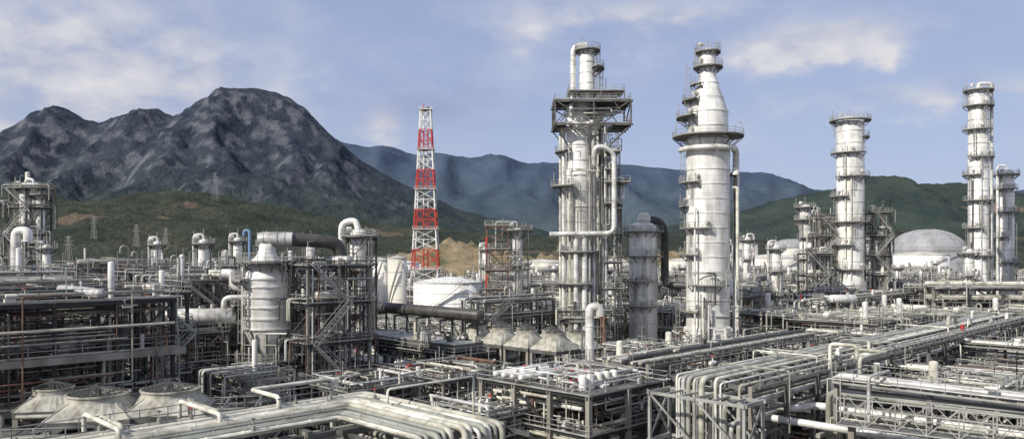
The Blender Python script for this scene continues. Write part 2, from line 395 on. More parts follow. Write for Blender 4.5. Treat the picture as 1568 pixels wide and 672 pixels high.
# ================================================================== HERO COLUMNS
def hero1():
    b=B("distillation_column",13.2,150); R=random.Random(11)
    column(b,-.4,0,2.4,50,[(9,180,330,4.2),(16,150,300,4.4),(22,180,330,4.2),(34.4,130,250,5.4)],
           sections=[(3.3,0),(3.0,5),(2.5,9),(2.5,34),(2.75,35.2),(2.75,37),(2.4,38),(2.4,50)],ringstep=2.9)
    b.lathe(3.1,1,[(1.35,4),(1.35,49)]+dome(1.35,49,.7,4)[1:],'clad',20)
    b.lathe(1.2,0,[(1.9,49.5),(1.5,51),(1.45,60)]+dome(1.45,60,.9,5)[1:],'clad',24)
    for z in (52,54,56,58): b.lathe(1.2,0,[(1.4,z),(1.55,z),(1.55,z+.15),(1.4,z+.15)],'alu',24)
    b.ringplat(1.2,0,1.5,2.5,60.4); b.ringplat(1.2,0,1.5,3.3,57,-60,60); b.ladder(1.2,0,1.6,-20,50.3,60.4)
    b.ladder(1.2,0,2.2,10,50.3,57)
    b.pipe([(-1.5,0,49),(-1.5,0,61.2),(1.1,0,61.4)],.55,'alu',14,bend=1.6,seams=2)
    b.beam((.1,0,60),(.1,0,63),.1,'galv'); b.beam((-.3,0,62.6),(.5,0,62.6),.08,'galv')
    x0,x1,y0,y1=-5.2,8.9,-4.5,4.5; zb,zt=45.6,50.1
    for (xa,ya) in ((x0,y0),(x1,y0),(x1,y1),(x0,y1),(2,y0),(2,y1)): b.beam((xa,ya,zb-.2),(xa,ya,zt),.3,'steel')
    for z in (zb,zt-.15):
        for ya in (y0,y1,-1.5,1.5):
            b.beam((x0-.4,ya,z),(x1+.4,ya,z),.26,'steel',.34)
        for xa in (x0,x1,2,-2.2,5.5): b.beam((xa,y0-.3,z-.02),(xa,y1+.3,z-.02),.25,'steel',.28)
    for ya in (y0,y1):
        b.beam((x0,ya,zt),(2,ya,zb),.2,'steel'); b.beam((x1,ya,zt),(2,ya,zb),.2,'steel'); b.beam((x0,ya,zb),(-1.6,ya,zt),.16,'steel'); b.beam((x1,ya,zb),(5.5,ya,zt),.16,'steel')
        b.beam((x0,ya,zb),(-1.9,ya*.4,zb-4.8),.2,'steel'); b.beam((x1,ya,zb),(4,ya*.4,zb-4.8),.2,'steel')
    for xa in (x0,x1): b.beam((xa,y0,zt),(xa,y1,zb),.2,'steel')
    b.box(x0,x1,y0,y1,zt+.06,zt+.14,'deck'); b.box(x0,0-3,y0,y1,zb+.2,zb+.28,'deck'); b.box(5.6,x1,y0,y1,zb+.2,zb+.28,'deck')
    b.rail([(x0,y0,zt+.14),(x1,y0,zt+.14),(x1,y1,zt+.14),(x0,y1,zt+.14)],closed=True)
    b.rail([(x0,y0,zb+.28),(x1,y0,zb+.28),(x1,y1,zb+.28),(x0,y1,zb+.28)],closed=True)
    b.box(-2.5,8,-3,3,52.1,52.2,'deck'); b.rail([(-2.5,-3,52.2),(8,-3,52.2),(8,3,52.2),(-2.5,3,52.2)],closed=True)
    for xa in (-2.4,7.9,3.5):
        for ya in (-2.9,2.9): b.beam((xa,ya,50.1),(xa,ya,52.1),.2,'steel')
    rpipes(b,R,-4.5,8,-4,4,46,52,16,.1,.4,['alu','cream','dpipe','alu'])
    b.hdrum((4.8,-1,51.4),3.5,.7,'x','alu'); b.beam((5,2,52),(5,2,55.5),.12,'galv')
    for z,xe in ((40.7,7.2),(37.4,6.4),(35,9),(31,7)):
        b.box(4.3,xe,-3,3,z,z+.12,'deck'); b.rail([(4.3,-3,z+.12),(xe,-3,z+.12),(xe,3,z+.12),(4.3,3,z+.12)])
        for ya in (-2.8,2.8): b.beam((xe-.1,ya,z),(4.2,ya*.4,z-2.6),.16,'steel'); b.beam((4.1,ya,z-.1),(xe,ya,z-.1),.16,'steel')
        valves(b,R,4.8,xe-.3,-2,2,[z+.12],4); b.pipe([(3.1,-1,z+1),(xe-1,-1,z+1),(xe-1,-1,z-3)],.2,'alu',8)
    b.ladder(5,0,.1,-30,28,45); b.ladder(6.5,0,.1,-60,31,45)
    b.ringplat(-.4,0,2.7,4.6,41,150,230)
    for x,y,r,za,zb_,m in ((-3.4,-1.2,.36,4,46,'alu'),(-3.9,.8,.25,4,46,'cream'),(2.2,-2.1,.42,4,44,'alu2'),(3.4,-2.2,.28,6,47,'dpipe'),(4.5,-1.8,.3,10,46,'alu'),
                       (.4,-3.1,.5,4,24.6,'alu'),(-1.2,-3.2,.48,4,24.6,'alu'),(-2.3,-2.9,.3,4,33,'cream2'),(1.4,-3,.22,4,40,'galv')):
        b.cyl((x,y,za),(x,y,zb_),r,m,12)
        z=za+2
        while z<zb_: b.cyl((x,y,z),(x,y,z+.15),r+.06,m,12); z+=3.2
    b.pipe([(2.3,-2.3,38),(2.3,-4,41.5),(3.9,-4,41.5),(5.9,-3.4,40.4),(5.9,-3.4,25.4),(-4,-3.9,25.2),(-6.2,-3.9,25.2)],.46,'alu',14,bend=1.5,seams=3)
    b.pipe([(-2.8,-2,47),(0,-4,45),(2,-4.2,46.5),(2.2,-3,44)],.55,'alu',12,bend=1.2)
    frame(b,R,-4.5,-4.2,1,1,9.5,8.4,[6,11],'steel',deckp=.3,brace=.9)
    frame(b,R,4.2,-2,1,1,3.2,4,[5,10,15,20,25.3,30.8],'steel',deckp=.4,brace=.8)
    rpipes(b,R,-5,7,-5,4,1,14,44,.08,.35); rpipes(b,R,3.5,7.5,-2.5,2.5,16,45,24,.06,.2)
    rpipes(b,R,-3.2,4.5,-3.4,-2.6,16,45,10,.05,.14)
    b.build()
hero1()

def hero2():
    b=B("distillation_column",37.5,150); R=random.Random(5)
    sec=[(5.2,0),(4.9,4.5),(4.3,7.6),(4.1,7.7),(4.1,43.3),(3.75,43.8),(3.75,48.6),(1.75,54.6),(1.55,55.4),(1.55,60)]
    column(b,0,0,4.1,60,[(10.7,150,235,5.5),(15.7,215,300,5.5),(21.4,150,235,5.5),(26.4,185,260,5.5),(30.6,120,200,5.5),(35.1,165,235,5.5),(43.9,0,360,6.7),(47.6,125,225,6.0),(50.8,130,225,4.9),(57.2,0,360,2.8),(60.1,0,360,2.4)],sections=sec,ringstep=2.75,n=48)
    b.ringplat(0,0,2.4,3.4,53.8,160,230)
    pts=[(5.1*cos(radians(a)),5.1*sin(radians(a)),41.4) for a in range(170,372,12)]
    b.tube(pts,.5,'alu',12); b.pipe([pts[-1],(5.6,.8,41.2),(5.6,.8,2)],.62,'alu',14,bend=1.2,seams=3)
    b.pipe([(4,-2.5,34),(4.9,-2.6,34),(4.9,-2.6,3)],.28,'cream',10,seams=4)
    b.pipe([(-3,-3.4,30),(-3.4,-3.9,30),(-3.4,-3.9,3)],.18,'alu',8)
    b.pipe([(4.2,-.5,36.5),(5,-1,36.5),(5,-1,20)],.3,'dpipe',10)
    b.lathe(4.9,-1.4,[(.7,36.5),(.7,37.5)]+dome(.7,37.5,.5,3)[1:],'white',12)
    b.beam((-2,0,44),(-2,0,47),.1,'galv')
    b.beam((0,0,60.5),(0,0,62.6),.12,'galv'); b.pipe([(1.6,0,60),(1.6,0,62),(2.6,0,62.1)],.08,'galv',6)
    for s in (-1,1): b.pipe([(s*6.3,-1,44),(s*6.3,-1,46.4),(s*5.5,-1,46.6)],.08,'galv',6)
    rpipes(b,R,-4.2,5,-5.6,-4.4,2,18,14,.06,.2); rpipes(b,R,-7,7.5,-7,5,1,8,40,.08,.3)
    for k in range(12):
        a=radians(k*30); b.beam((4.4*cos(a),4.4*sin(a),7.6),(5.9*cos(a),5.9*sin(a),.2),.3,'clad')
    b.build()
hero2()

def simple_col(x,y,r,top,plats,seed,sections=None,side=0,extra=None,dh=None):
    b=B("distillation_column",x,y); R=random.Random(seed)
    column(b,0,0,r,top,plats,sections=sections,n=32,domeh=dh)
    if side:
        b.pipe([(0,0,top+r*.4),(0,0,top+r*.55+.9),(side*(r+.8),-.4,top+r*.55+.9),(side*(r+.8),-.4,2)],.18+r*.1,'alu',12,bend=1.1,seams=4)
    for k in range(5):
        a=R.uniform(200,340); z=R.uniform(.3,.9)*top; q=r+.45
        b.pipe([((r-.1)*cos(radians(a)),(r-.1)*sin(radians(a)),z),(q*cos(radians(a)),q*sin(radians(a)),z),(q*cos(radians(a)),q*sin(radians(a)),2)],R.uniform(.08,.18),R.choice(['alu','cream','dpipe']),8)
    b.beam((0,0,top+r*.5),(0,0,top+r*.5+2.2),.1,'galv')
    if extra: extra(b,R)
    return b.build()
def ex3(b,R):
    b.pipe([(0,0,27.2),(0,0,28.6),(3.2,0,28.3),(4.4,0,26.5),(4.4,0,16)],.8,'dpipe',14,bend=1.9)
    b.pipe([(4.4,0,17),(4.4,-1,15.2),(9,-3,15.2),(9,-3,6)],.7,'dpipe',14,bend=1.5)
    b.lathe(.2,0,[(1.2,28.0),(1.5,28.4),(1.3,29.2),(.8,29.9),(.01,30)],'alu',16)
simple_col(26.8,160,2.85,26.6,[(11,160,300,4.2),(16,150,290,4.3),(21,170,330,4.3),(26.0,0,360,4.2)],3,extra=ex3)
p4=[(6,170,300,4.8),(11,120,250,5.0),(17.5,200,340,4.8),(23.7,140,260,4.8),(29.5,170,350,4.8),(36,100,240,4.8),(41,200,340,4.7),(47,150,300,4.7),(51,-60,80,4.6),(55.3,0,360,5)]
simple_col(86.3,200,3.3,54.5,p4,4,sections=[(4.2,0),(3.9,4),(3.9,14),(3.35,16),(3.35,54.5)])
p5=[(9,170,300,3.6),(15,120,250,3.6),(21,200,340,3.6),(28,140,260,3.6),(35,170,330,3.6),(41.5,120,250,3.6),(46,200,340,3.6),(53,150,300,3.6),(59,160,350,3.6),(63,0,360,3.5)]
simple_col(119,200,2.35,62.6,p5,6,side=1)
simple_col(138.8,220,1.95,44,[(12,150,300,3.2),(19,200,340,3.2),(26,120,250,3.2),(33,200,340,3.2),(39.5,150,300,3.2),(43.5,0,360,3.3)],7,side=-1)
simple_col(83,222,1.5,34.5,[(14,150,300,2.8),(20,120,300,2.8),(26,200,340,2.8),(31,150,300,3),(34.5,0,360,3)],8)
simple_col(158,236,1.6,62,[(14,150,300,2.8),(26,200,340,2.8),(38,150,300,3),(50,200,340,3),(60,0,360,3)],9,side=-1)

def structure(name,x,y,rot,nx,ny,d,levels,seed,mat='steel',dens=1,tall=True,extra=None,big=.75):
    b=B(name,x,y,0,rot); R=random.Random(seed); fill_unit(b,R,nx,ny,d,levels,mat,dens,tall,big=big,pm=PD if mat=='dsteel' else PM)
    if extra: extra(b,R)
    return b.build()
def tallx(b,R):
    rpipes(b,R,-2.5,2.5,-2.5,2.5,4,32,30,.06,.28)
structure("steel_pipe_structure",80.5,202,0,1,1,4.2,[6,11,16,21,26,30.5],21,'steel',1.2,True,tallx)
structure("steel_pipe_structure",94.2,202,0,1,1,4.4,[6,11,16,21,26,32],22,'dsteel',1.2,True,tallx)
structure("steel_pipe_structure",76,197,0,1,1,6,[6,11,16,21.5],23,'steel',1.2,True)
def leftx(b,R):
    column(b,-1.2,0,1.25,37,[(20,150,300,2.6),(28,200,340,2.6),(36.5,0,360,2.6)],n=18)
    column(b,1.9,.3,1.0,35.5,[(24,150,300,2.2),(35,0,360,2.3)],n=18)
    b.pipe([(-1.2,0,37),(-1.2,0,38.6),(.6,0,38.6),(.6,0,20)],.3,'alu',10)
structure("steel_pipe_structure",-110.5,180,0,2,1,3.6,[8,14,20,26,32,36.5],24,'dsteel',1.3,False,leftx)
structure("steel_pipe_structure",-121,182,0,1,1,5,[8,14,20,26,33],25,'dsteel',1.3)
def redst():
    b=B("steel_pipe_structure",-.5,170); R=random.Random(31)
    frame(b,R,-5,-2.5,1,1,4.6,5,[6,10,14,18,22.5,27.5],'rust',deckp=.5,brace=.9,cw=.26)
    for z in (14,22): b.box(-5.2,-4.8,-2.7,-2.66,z,z+3,'red')
    column(b,1.6,0,1.1,26.5,[(12,150,330,2.4),(19,200,340,2.4),(26.6,0,360,3.4)],n=20)
    b.pipe([(1.6,0,27),(1.6,0,28.4),(-3,0,28.4),(-3,0,22)],.2,'alu2',10)
    for z in (10,18,27.3): b.beam((-.4,-2.5,z),(4,-2.5,z),.2,'steel'); b.beam((-.4,2.5,z),(4,2.5,z),.2,'steel')
    for y in (-2.5,2.5): b.beam((4,y,0),(4,y,27.6),.2,'steel')
    for z in (0,10,18): b.beam((-.4,-2.5,z),(4,-2.5,z+8),.13,'steel')
    b.lathe(5.3,0,[(1,2),(1,12)]+dome(1,12,.6,4)[1:],'alu',16)
    rpipes(b,R,-5,4,-3,3,2,27,20,.05,.14); b.build()
redst()

# ================================================================== LEFT REACTOR VESSEL
def reactor():
    b=B("reactor_vessel",-31.3,100); R=random.Random(41)
    b.lathe(0,0,[(1.35,0),(1.2,8.5),(1.25,8.6),(2.85,12.2),(2.85,18.6),(2.7,18.8),(2.0,20.6),(1.2,21.6),(.95,22.3),(.95,23)],'clad',40)
    for z in (12.3,13.6,15,16.3,17.6,18.6): b.lathe(0,0,[(2.8,z-.1),(3.0,z-.1),(3.0,z+.1),(2.8,z+.1)],'alu',40)
    for z in (2,4,6): b.lathe(0,0,[(1.2,z-.1),(1.45,z-.1),(1.45,z+.1),(1.2,z+.1)],'alu',24)
    for k in range(10):
        a=radians(36*k); b.beam((1.5*cos(a),1.5*sin(a),9.2),(3.2*cos(a),3.2*sin(a),12.1),.16,'steel')
    b.ringplat(0,0,2.95,4.3,18.4,120,240); b.ringplat(0,0,1.6,3.7,20.7,0,360); b.ringplat(0,0,2.95,4.4,15.2,130,225); b.ringplat(0,0,1.4,3.9,8.3,0,360)
    b.ladder(0,0,3.1,232,8.5,20.7)
    b.ladder(0,0,1.4,250,0,8.2)
    b.pipe([(0,0,22.3),(0,0,23.5),(4,1,23.5),(8.6,3.4,23.2),(8.8,3.6,18)],.85,'dpipe',18,bend=1.6)
    b.pipe([(-.9,0,23.5),(.4,0,23.6),(3.2,.4,23.55)],.92,'alu2',18,seams=1.1)
    b.pipe([(-2.8,0,17.5),(-4.2,0,17.5),(-4.2,0,19.2),(-5.6,0,19.2)],.6,'alu',14,bend=1)
    b.pipe([(-2.8,-.5,13),(-5,-.5,13),(-5,-.5,4)],.3,'alu',10)
    b.pipe([(-2,-2.6,20),(-2,-3.2,20),(-2,-3.2,6)],.1,'cream',8)
    rpipes(b,R,-4.5,4.5,-3.6,-3.1,4,12,12,.05,.16)
    b.build()
reactor()

structure("steel_pipe_structure",-23.6,101.5,45,2,1,4.5,[5.5,10.5,15.5,20.2],51,'dsteel',1.5,False,big=.6)
structure("steel_pipe_structure",-31,115,45,2,2,4.6,[5,10,15,19.4],52,'dsteel',1.2,True,big=.6)
structure("steel_pipe_structure",-42,106,45,2,2,5,[5,9.6,14,18.2],53,'steel',1.4,True,big=.6)
structure("steel_pipe_structure",-50,114,45,2,2,5.2,[5,10,14.5,19],54,'dsteel',1.2,True,big=.6)
structure("steel_pipe_structure",-41,124,45,3,2,5.2,[5,10,15,19.0],55,'dsteel',1.2,True,big=.6)
structure("steel_pipe_structure",-62,124,45,3,2,5.2,[5,10,15,19.4],56,'steel',1.2,True,big=.6)
structure("steel_pipe_structure",-31,92,45,1,2,5,[4,7.6],58,'conc',1.0,False,big=.7)
structure("steel_pipe_structure",-41,96,45,2,1,5,[4.5,8.6,12.0],59,'dsteel',1.4,False,big=.6)
b=B("horizontal_vessel",-39.2,98,0,12)
b.hdrum((0,0,13.9),8,1.0,'x','alu'); b.ringplat(0,0,.2,.5,.3)
b.pipe([(3,0,14.5),(3,0,16.2),(6,0,16.2)],.35,'alu',10)
for x in (-3,3):
    for y in (-1.2,1.2): b.beam((x,y,0),(x,y,12.6),.3,'steel')
    b.beam((x,-1.4,12.5),(x,1.4,12.5),.3,'steel')
b.beam((-3,-1.2,6),(3,-1.2,12),.16,'steel'); b.beam((-3,-1.2,12.3),(3,-1.2,12.3),.22,'steel')
b.build()
def gc():
    b=B("regenerator_column",-25.5,130); R=random.Random(61)
    column(b,0,0,1.35,25,[(12,150,300,2.8),(19,120,330,2.8),(24.5,0,360,2.9)],n=22)
    b.pipe([(-2.8,0,8),(-2.8,0,26.8),(-.4,0,27.2),(0,0,25.5)],.5,'white',14,bend=1.5,seams=2)
    frame(b,R,-1.8,-2.2,1,1,4.4,4.4,[8,14,20,24.5],'steel',deckp=.5,brace=.8)
    rpipes(b,R,-2,3,-2.5,2.5,8,25,16,.06,.2); b.build()
gc()
for (x,y,h,r,dx,m) in ((-76,120,25.2,.7,1.9,'alu'),(-37.5,112,25.0,.22,-.8,'blue'),(10.4,105,14.6,.6,1.4,'alu')):
    b=B("gooseneck_vent_pipe",x,y); goose(b,0,0,0,h,r,dx,m)
    for z in range(3,int(h)-1,3): b.cyl((0,0,z),(0,0,z+.15),r+.07,m,12)
    b.beam((-r-.4,0,0),(-r-.4,0,h-2),.16,'steel'); b.beam((r+.4,0,0),(r+.4,0,h-2),.16,'steel'); b.build()

b=B("large_duct",-4.9,120,0,135)
b.hdrum((26,0,12.2),52,.95,'x','dpipe',saddle=False,n=20)
for x in range(2,52,6):
    for y in (-1.3,1.3): b.beam((x,y,0),(x,y,11.2),.26,'steel')
    b.beam((x,-1.5,11.1),(x,1.5,11.1),.3,'steel')
    b.beam((x,-1.3,0),(x+6,-1.3,11),.14,'steel')
b.rail([(0,-1.8,11.2),(50,-1.8,11.2)]); b.build()

def aircooler(name,x,y,rot,L,W,z,seed):
    b=B(name,x,y,0,rot); R=random.Random(seed)
    frame(b,R,0,-W/2,int(L/6),1,6,W,[z*.5,z],'dsteel',deckp=.25,brace=.4)
    k=int(L/6)
    for i in range(k):
        b.box(i*6+.3,i*6+5.7,-W/2+.5,W/2-.5,z+.6,z+1.3,'steel')
        for j in range(12):
            b.cyl((i*6+.5+j*.45,-W/2+.3,z+1.5),(i*6+.5+j*.45,W/2-.3,z+1.5),.13,'alu2' if j%3 else 'green',6)
        b.box(i*6+.4,i*6+5.6,-W/2+.1,-W/2+.45,z+.5,z+1.7,'steel')
        b.pipe([(i*6+3,-W/2-.2,z+1.2),(i*6+3,-W/2-1,z+1.2),(i*6+3,-W/2-1,z-2.5)],.2,'alu',8)
        b.box(i*6+1,i*6+2,-W/2-.3,-W/2-.1,z-1.5,z-.7,'cream2')
    b.cyl((0,-W/2-1,z-2.2),(L,-W/2-1,z-2.2),.35,'cream2',10)
    b.cyl((0,-W/2-.6,z+.1),(L,-W/2-.6,z+.1),.2,'cream',10)
    rpipes(b,R,0,L,-W/2-1,W/2+1,1,z+1.5,90,.06,.2); valves(b,R,0,L,-W/2,W/2,[z+1.6],30); b.build()
aircooler("air_cooler_bank",-6,113,135,42,6,7.2,71)
aircooler("air_cooler_bank",-13,105,135,36,5,5.2,72)

def fanhood(name,x,y,z,r,base,h,rot=45,rh=.35):
    b=B(name,x,y,z,rot); n=32; o=len(b.v)
    for j in range(n):
        a=2*pi*j/n; c,s=cos(a),sin(a); k=base/max(abs(c),abs(s))
        b.v.append((c*k,s*k,0))
    for j in range(n):
        a=2*pi*j/n; b.v.append((r*1.02*cos(a),r*1.02*sin(a),h))
    for j in range(n):
        j2=(j+1)%n; b.face((o+j,o+j2,o+n+j2,o+n+j),'hood',False)
    b.lathe(0,0,[(r*1.02,h),(r,h+.1),(r,h+rh),(r*1.05,h+rh+.03),(r*1.05,h+rh+.15),(r*.96,h+rh+.15),(r*.96,h+.1)],'hood',n)
    b.lathe(0,0,[(r*.96,h+.12),(.02,h+.14)],'dpipe',n)
    t=h+rh+.17
    for k in range(24):
        a=2*pi*k/24; b.beam((0,0,t+.55),(r*cos(a),r*sin(a),t),.05,'steel')
    for q in (.25,.4,.55,.7,.85):
        pts=[(r*q*cos(2*pi*k/20),r*q*sin(2*pi*k/20),t+.55*(1-q)) for k in range(21)]
        for p1,p2 in zip(pts,pts[1:]): b.beam(p1,p2,.045,'steel')
    b.cyl((0,0,h+.3),(0,0,t+.7),.25,'dpipe',8); b.box(-base,base,-base,base,-.5,-.004,'steel')
    for sx in (-1,1):
        for sy in (-1,1): b.box(sx*base*.9-.2,sx*base*.9+.2,sy*base*.9-.2,sy*base*.9+.2,-z,-.5,'conc')
    for k in range(4):
        a=radians(45+90*k); b.beam((base*1.41*cos(a),base*1.41*sin(a),.05),(r*1.03*cos(a),r*1.03*sin(a),h),.1,'hood')
    b.build()
for i in range(4):
    fanhood("cooling_fan_hood",6.2-3.9*i,113+3.9*i,8.0,1.45,2.6,1.7,rh=.5); fanhood("cooling_fan_hood",10-3.9*i,117.4+3.9*i,7.6,1.45,2.6,1.7,rh=.5)
fanhood("cooling_fan_hood",-32.2,61,9.4,2.2,3.0,1.15,rot=12); fanhood("cooling_fan_hood",-27.2,62.4,9.5,2.15,2.95,1.15,rot=12); fanhood("cooling_fan_hood",-38,65,9.2,1.5,2.3,1.1,rot=12)
b=B("cooling_fan_platform",-32,61.5,0,12); R=random.Random(75)
frame(b,R,-9,-5,4,2,5,4.6,[4.4,8.3],'dsteel',deckp=.5,brace=.4); rpipes(b,R,-9,11,-5,5,2,9.6,60,.05,.22)
goose(b,-9.5,-1,2,10.5,.22,1.2,'alu'); goose(b,-7.5,-3,2,10.2,.22,1.2,'alu'); b.build()

def nearleft():
    b=B("steel_pipe_structure",-47.5,64,0,45); R=random.Random(81)
    fill_unit(b,R,4,2,5,[5,9,13,17.6],'dsteel',1.5,False,x0=-2,y0=-4,big=.5,pm=PD)
    for k in range(8):
        x=R.uniform(-1,17); y=R.uniform(-3,5)
        b.lathe(x,y,[(.6,13.1),(.6,15.2)]+dome(.6,15.2,.4,4)[1:],R.choice(['dpipe','steel','green']),14)
    b.beam((-3,-4.4,12.7),(19,-4.4,12.7),.35,'conc',.6); b.beam((-3,-4.4,8.7),(19,-4.4,8.7),.35,'conc',.6)
    b.build()
    for i,(x,y,nx,ny,d,lv,mt) in enumerate(((-52,84,3,2,5,[5,10,14.6,18.2],'dsteel'),(-38,84,1,1,4.5,[5,9,13.5,17.6],'dsteel'),(-66,98,3,2,5,[5,10,15,18.8],'dsteel'))):
        structure("steel_pipe_structure",x,y,45,nx,ny,d,lv,82+i,mt,1.5,i==2,big=.5)
nearleft()

# ================================================================== FOREGROUND RACKS
def lrack():
    b=B("pipe_rack",-12.5,68,0,45); R=random.Random(91)
    W=8.2
    for i in range(8):
        x=-4-i*7
        for y in (-W-.4,.5): b.box(x-.22,x+.22,y-.22,y+.22,0,9.6,'conc' if i%2 else 'steel')
        b.beam((x,-W-.9,9.45),(x,1,9.45),.35,'steel',.45); b.beam((x,-W-.9,7),(x,1,7),.3,'steel',.4)
        b.beam((x,-W-.4,0),(x-7,-W-.4,9),.16,'steel')
    for i in range(3):
        y=-4-i*6
        for x in (.5,-W-.4): b.box(x-.22,x+.22,y-.22,y+.22,0,9.55,'steel')
        b.beam((-W-.9,y,9.4),(1,y,9.4),.34,'steel',.45)
        b.beam((-W-.9,y,7),(1,y,7),.34,'steel',.45)
    for y in (-W-.4,.5): b.beam((-60,y,9.2),(1,y,9.2),.2,'steel',.3)
    for x in (-W-.4,.5): b.beam((x,-19,9.2),(x,1,9.2),.2,'steel',.3)
    y=0; k=0
    while y>-W:
        r=R.choice((.08,.14,.18,.22,.27)); y-=r
        m=R.choice(('cream','cream','alu','cream2','green','cream2')); z=9.7+r+R.choice((0,0,.25)); e=-17.2+R.uniform(-.8,.2)
        b.pipe([(-60,y,z),(y*1.0,y,z),(y,e+R.uniform(-.2,.2),z),(y,e,2)],r,m,12,bend=r*3.4,seams=2.6)
        y-=r+R.choice((.06,.12,.2,.4)); k+=1
    y=-.4
    while y>-W:
        r=R.choice((.14,.2,.25)); y-=r
        b.pipe([(-60,y,7.2+r),(y,y,7.2+r),(y,-15,7.2+r),(y,-15,1)],r,R.choice(('green','cream2','dpipe')),8)
        y-=r+.3
    for x in (-15.5,-22,-31):
        r=.16; b.pipe([(x,-5,10),(x,-5,10.9),(x,1.8,10.9),(x,1.8,3)],r,'cream',10)
        b.pipe([(x+.8,-3,10),(x+.8,-3,10.7),(x+.8,1.8,10.7),(x+.8,1.8,3)],r,'cream2',10)
    b.pipe([(-3,-7,10.2),(-3,-7,11.3),(2.5,-7,11.3),(6,-7,11.3),(6,-7,4)],.1,'cream',8)
    b.pipe([(-9.5,-2,10),(-9.5,-2,10.9),(-9.5,2.5,10.9),(-2,2.5,10.9),(-2,2.5,4)],.18,'cream',10)
    for k in range(26):
        x=R.uniform(-40,-1); yy=R.uniform(-W,-.5); b.cyl((x,yy,10),(x,yy,10.9),.05,'galv',6); b.cyl((x,yy,10.85),(x,yy,10.9),.16,'red' if k%5==0 else 'dpipe',8); b.cyl((x,yy,9.9),(x,yy,10.4),.16,'green',8)
    b.rail([(-50,.9,9.7),(-3,.9,9.7)]); b.box(-50,-3,.55,1.3,9.5,9.56,'deck')
    b.build()
lrack()

def mkrack(x,y,rot,L,W,levels,dens,seed,**k):
    b=B("pipe_rack",x,y,0,rot); rack(b,random.Random(seed),L,W,levels,dens,**k); b.build()
mkrack(19.5,76,45,165,8.0,[5.2,7.4,9.4],.9,101,drop=True,loops=.35,rails=True)
mkrack(14,95,45,46,6,[5.2,8.6],.9,102,drop=False,loops=.35,rails=True)
mkrack(51,127,45,120,5,[5,8],.9,103,loops=.2)
mkrack(33.5,78.5,-45,34,5,[5.6,7.8,9.3],.95,104,rails=True,drop=True)
mkrack(60,163,45,140,7,[6,9.6,11.4],.85,105,loops=.2,rails=True)
mkrack(52,136,-45,50,5,[5,8.0],.85,106,rails=True)
mkrack(90,165,-45,60,5,[5.5,9.0],.85,107,rails=True)
mkrack(-2,150,45,140,6,[6,9.4],.85,108,rails=True)
mkrack(-90,175,20,50,6,[8,12,15.5],.8,110,rails=True)
mkrack(97,182,-6,90,4,[7,11,13.8],.85,111,rails=True,rmax=.5)
mkrack(30,118,-45,30,5,[4.5,7.4],.9,112)
mkrack(-60,108,-45,24,5,[6,10,13.5],.9,113,rails=True)
mkrack(58,84,45,120,5,[4.2,6.6],.9,114,loops=.2,rails=True)

b=B("steel_pipe_structure",19,74.5,0,45); R=random.Random(120)
frame(b,R,-3,-5,1,2,3.4,5,[4,8.6],'galv',deckp=0,brace=.9,rails=False,cw=.26); b.build()

b=B("large_pipeline",38,78,0,-45)
b.pipe([(-12,-6,2),(-12,-6,6.2),(-7,-6,6.2),(-7,-3,6.2),(26,-3,6.2)],.4,'alu',14,bend=1.2,seams=3)
b.pipe([(-11,-7.4,2),(-11,-7.4,5.2),(26,-7.4,5.2)],.36,'alu',14,bend=1.1,seams=3)
b.pipe([(-6,7,5),(-6,7,10.6),(-4,7,10.6),(-4,1,10.6),(-4,1,12.2),(-6.8,1,12.2),(-6.8,1,6)],.2,'cream',12)
b.pipe([(-6.8,7.8,5),(-6.8,7.8,11),(-3.4,7.8,11),(-3.4,.2,11),(-3.4,.2,4)],.2,'cream2',12)
for x in range(-10,28,6): b.box(x-.2,x+.2,-8.4,-2,4.2,4.6,'conc'); b.box(x-.25,x+.25,-5.5,-5,0,4.2,'conc')
b.build()
b=B("truss_walkway",29,70,0,-38)
for y in (0,2.4):
    for i in range(14):
        x=i*2.4
        b.beam((x,y,6.6),(x,y,9.0),.09,'galv'); b.beam((x,y,6.6),(x+2.4,y,9.0),.06,'galv'); b.beam((x+2.4,y,6.6),(x,y,9.0),.06,'galv')
    for z in (6.6,7.8,9.0): b.beam((0,y,z),(34,y,z),.1,'galv')
b.box(0,34,.1,2.3,6.5,6.58,'deck')
for x in (1,14,28):
    b.box(x-.25,x+.25,1-.25,1.5,0,6.5,'conc')
b.build()

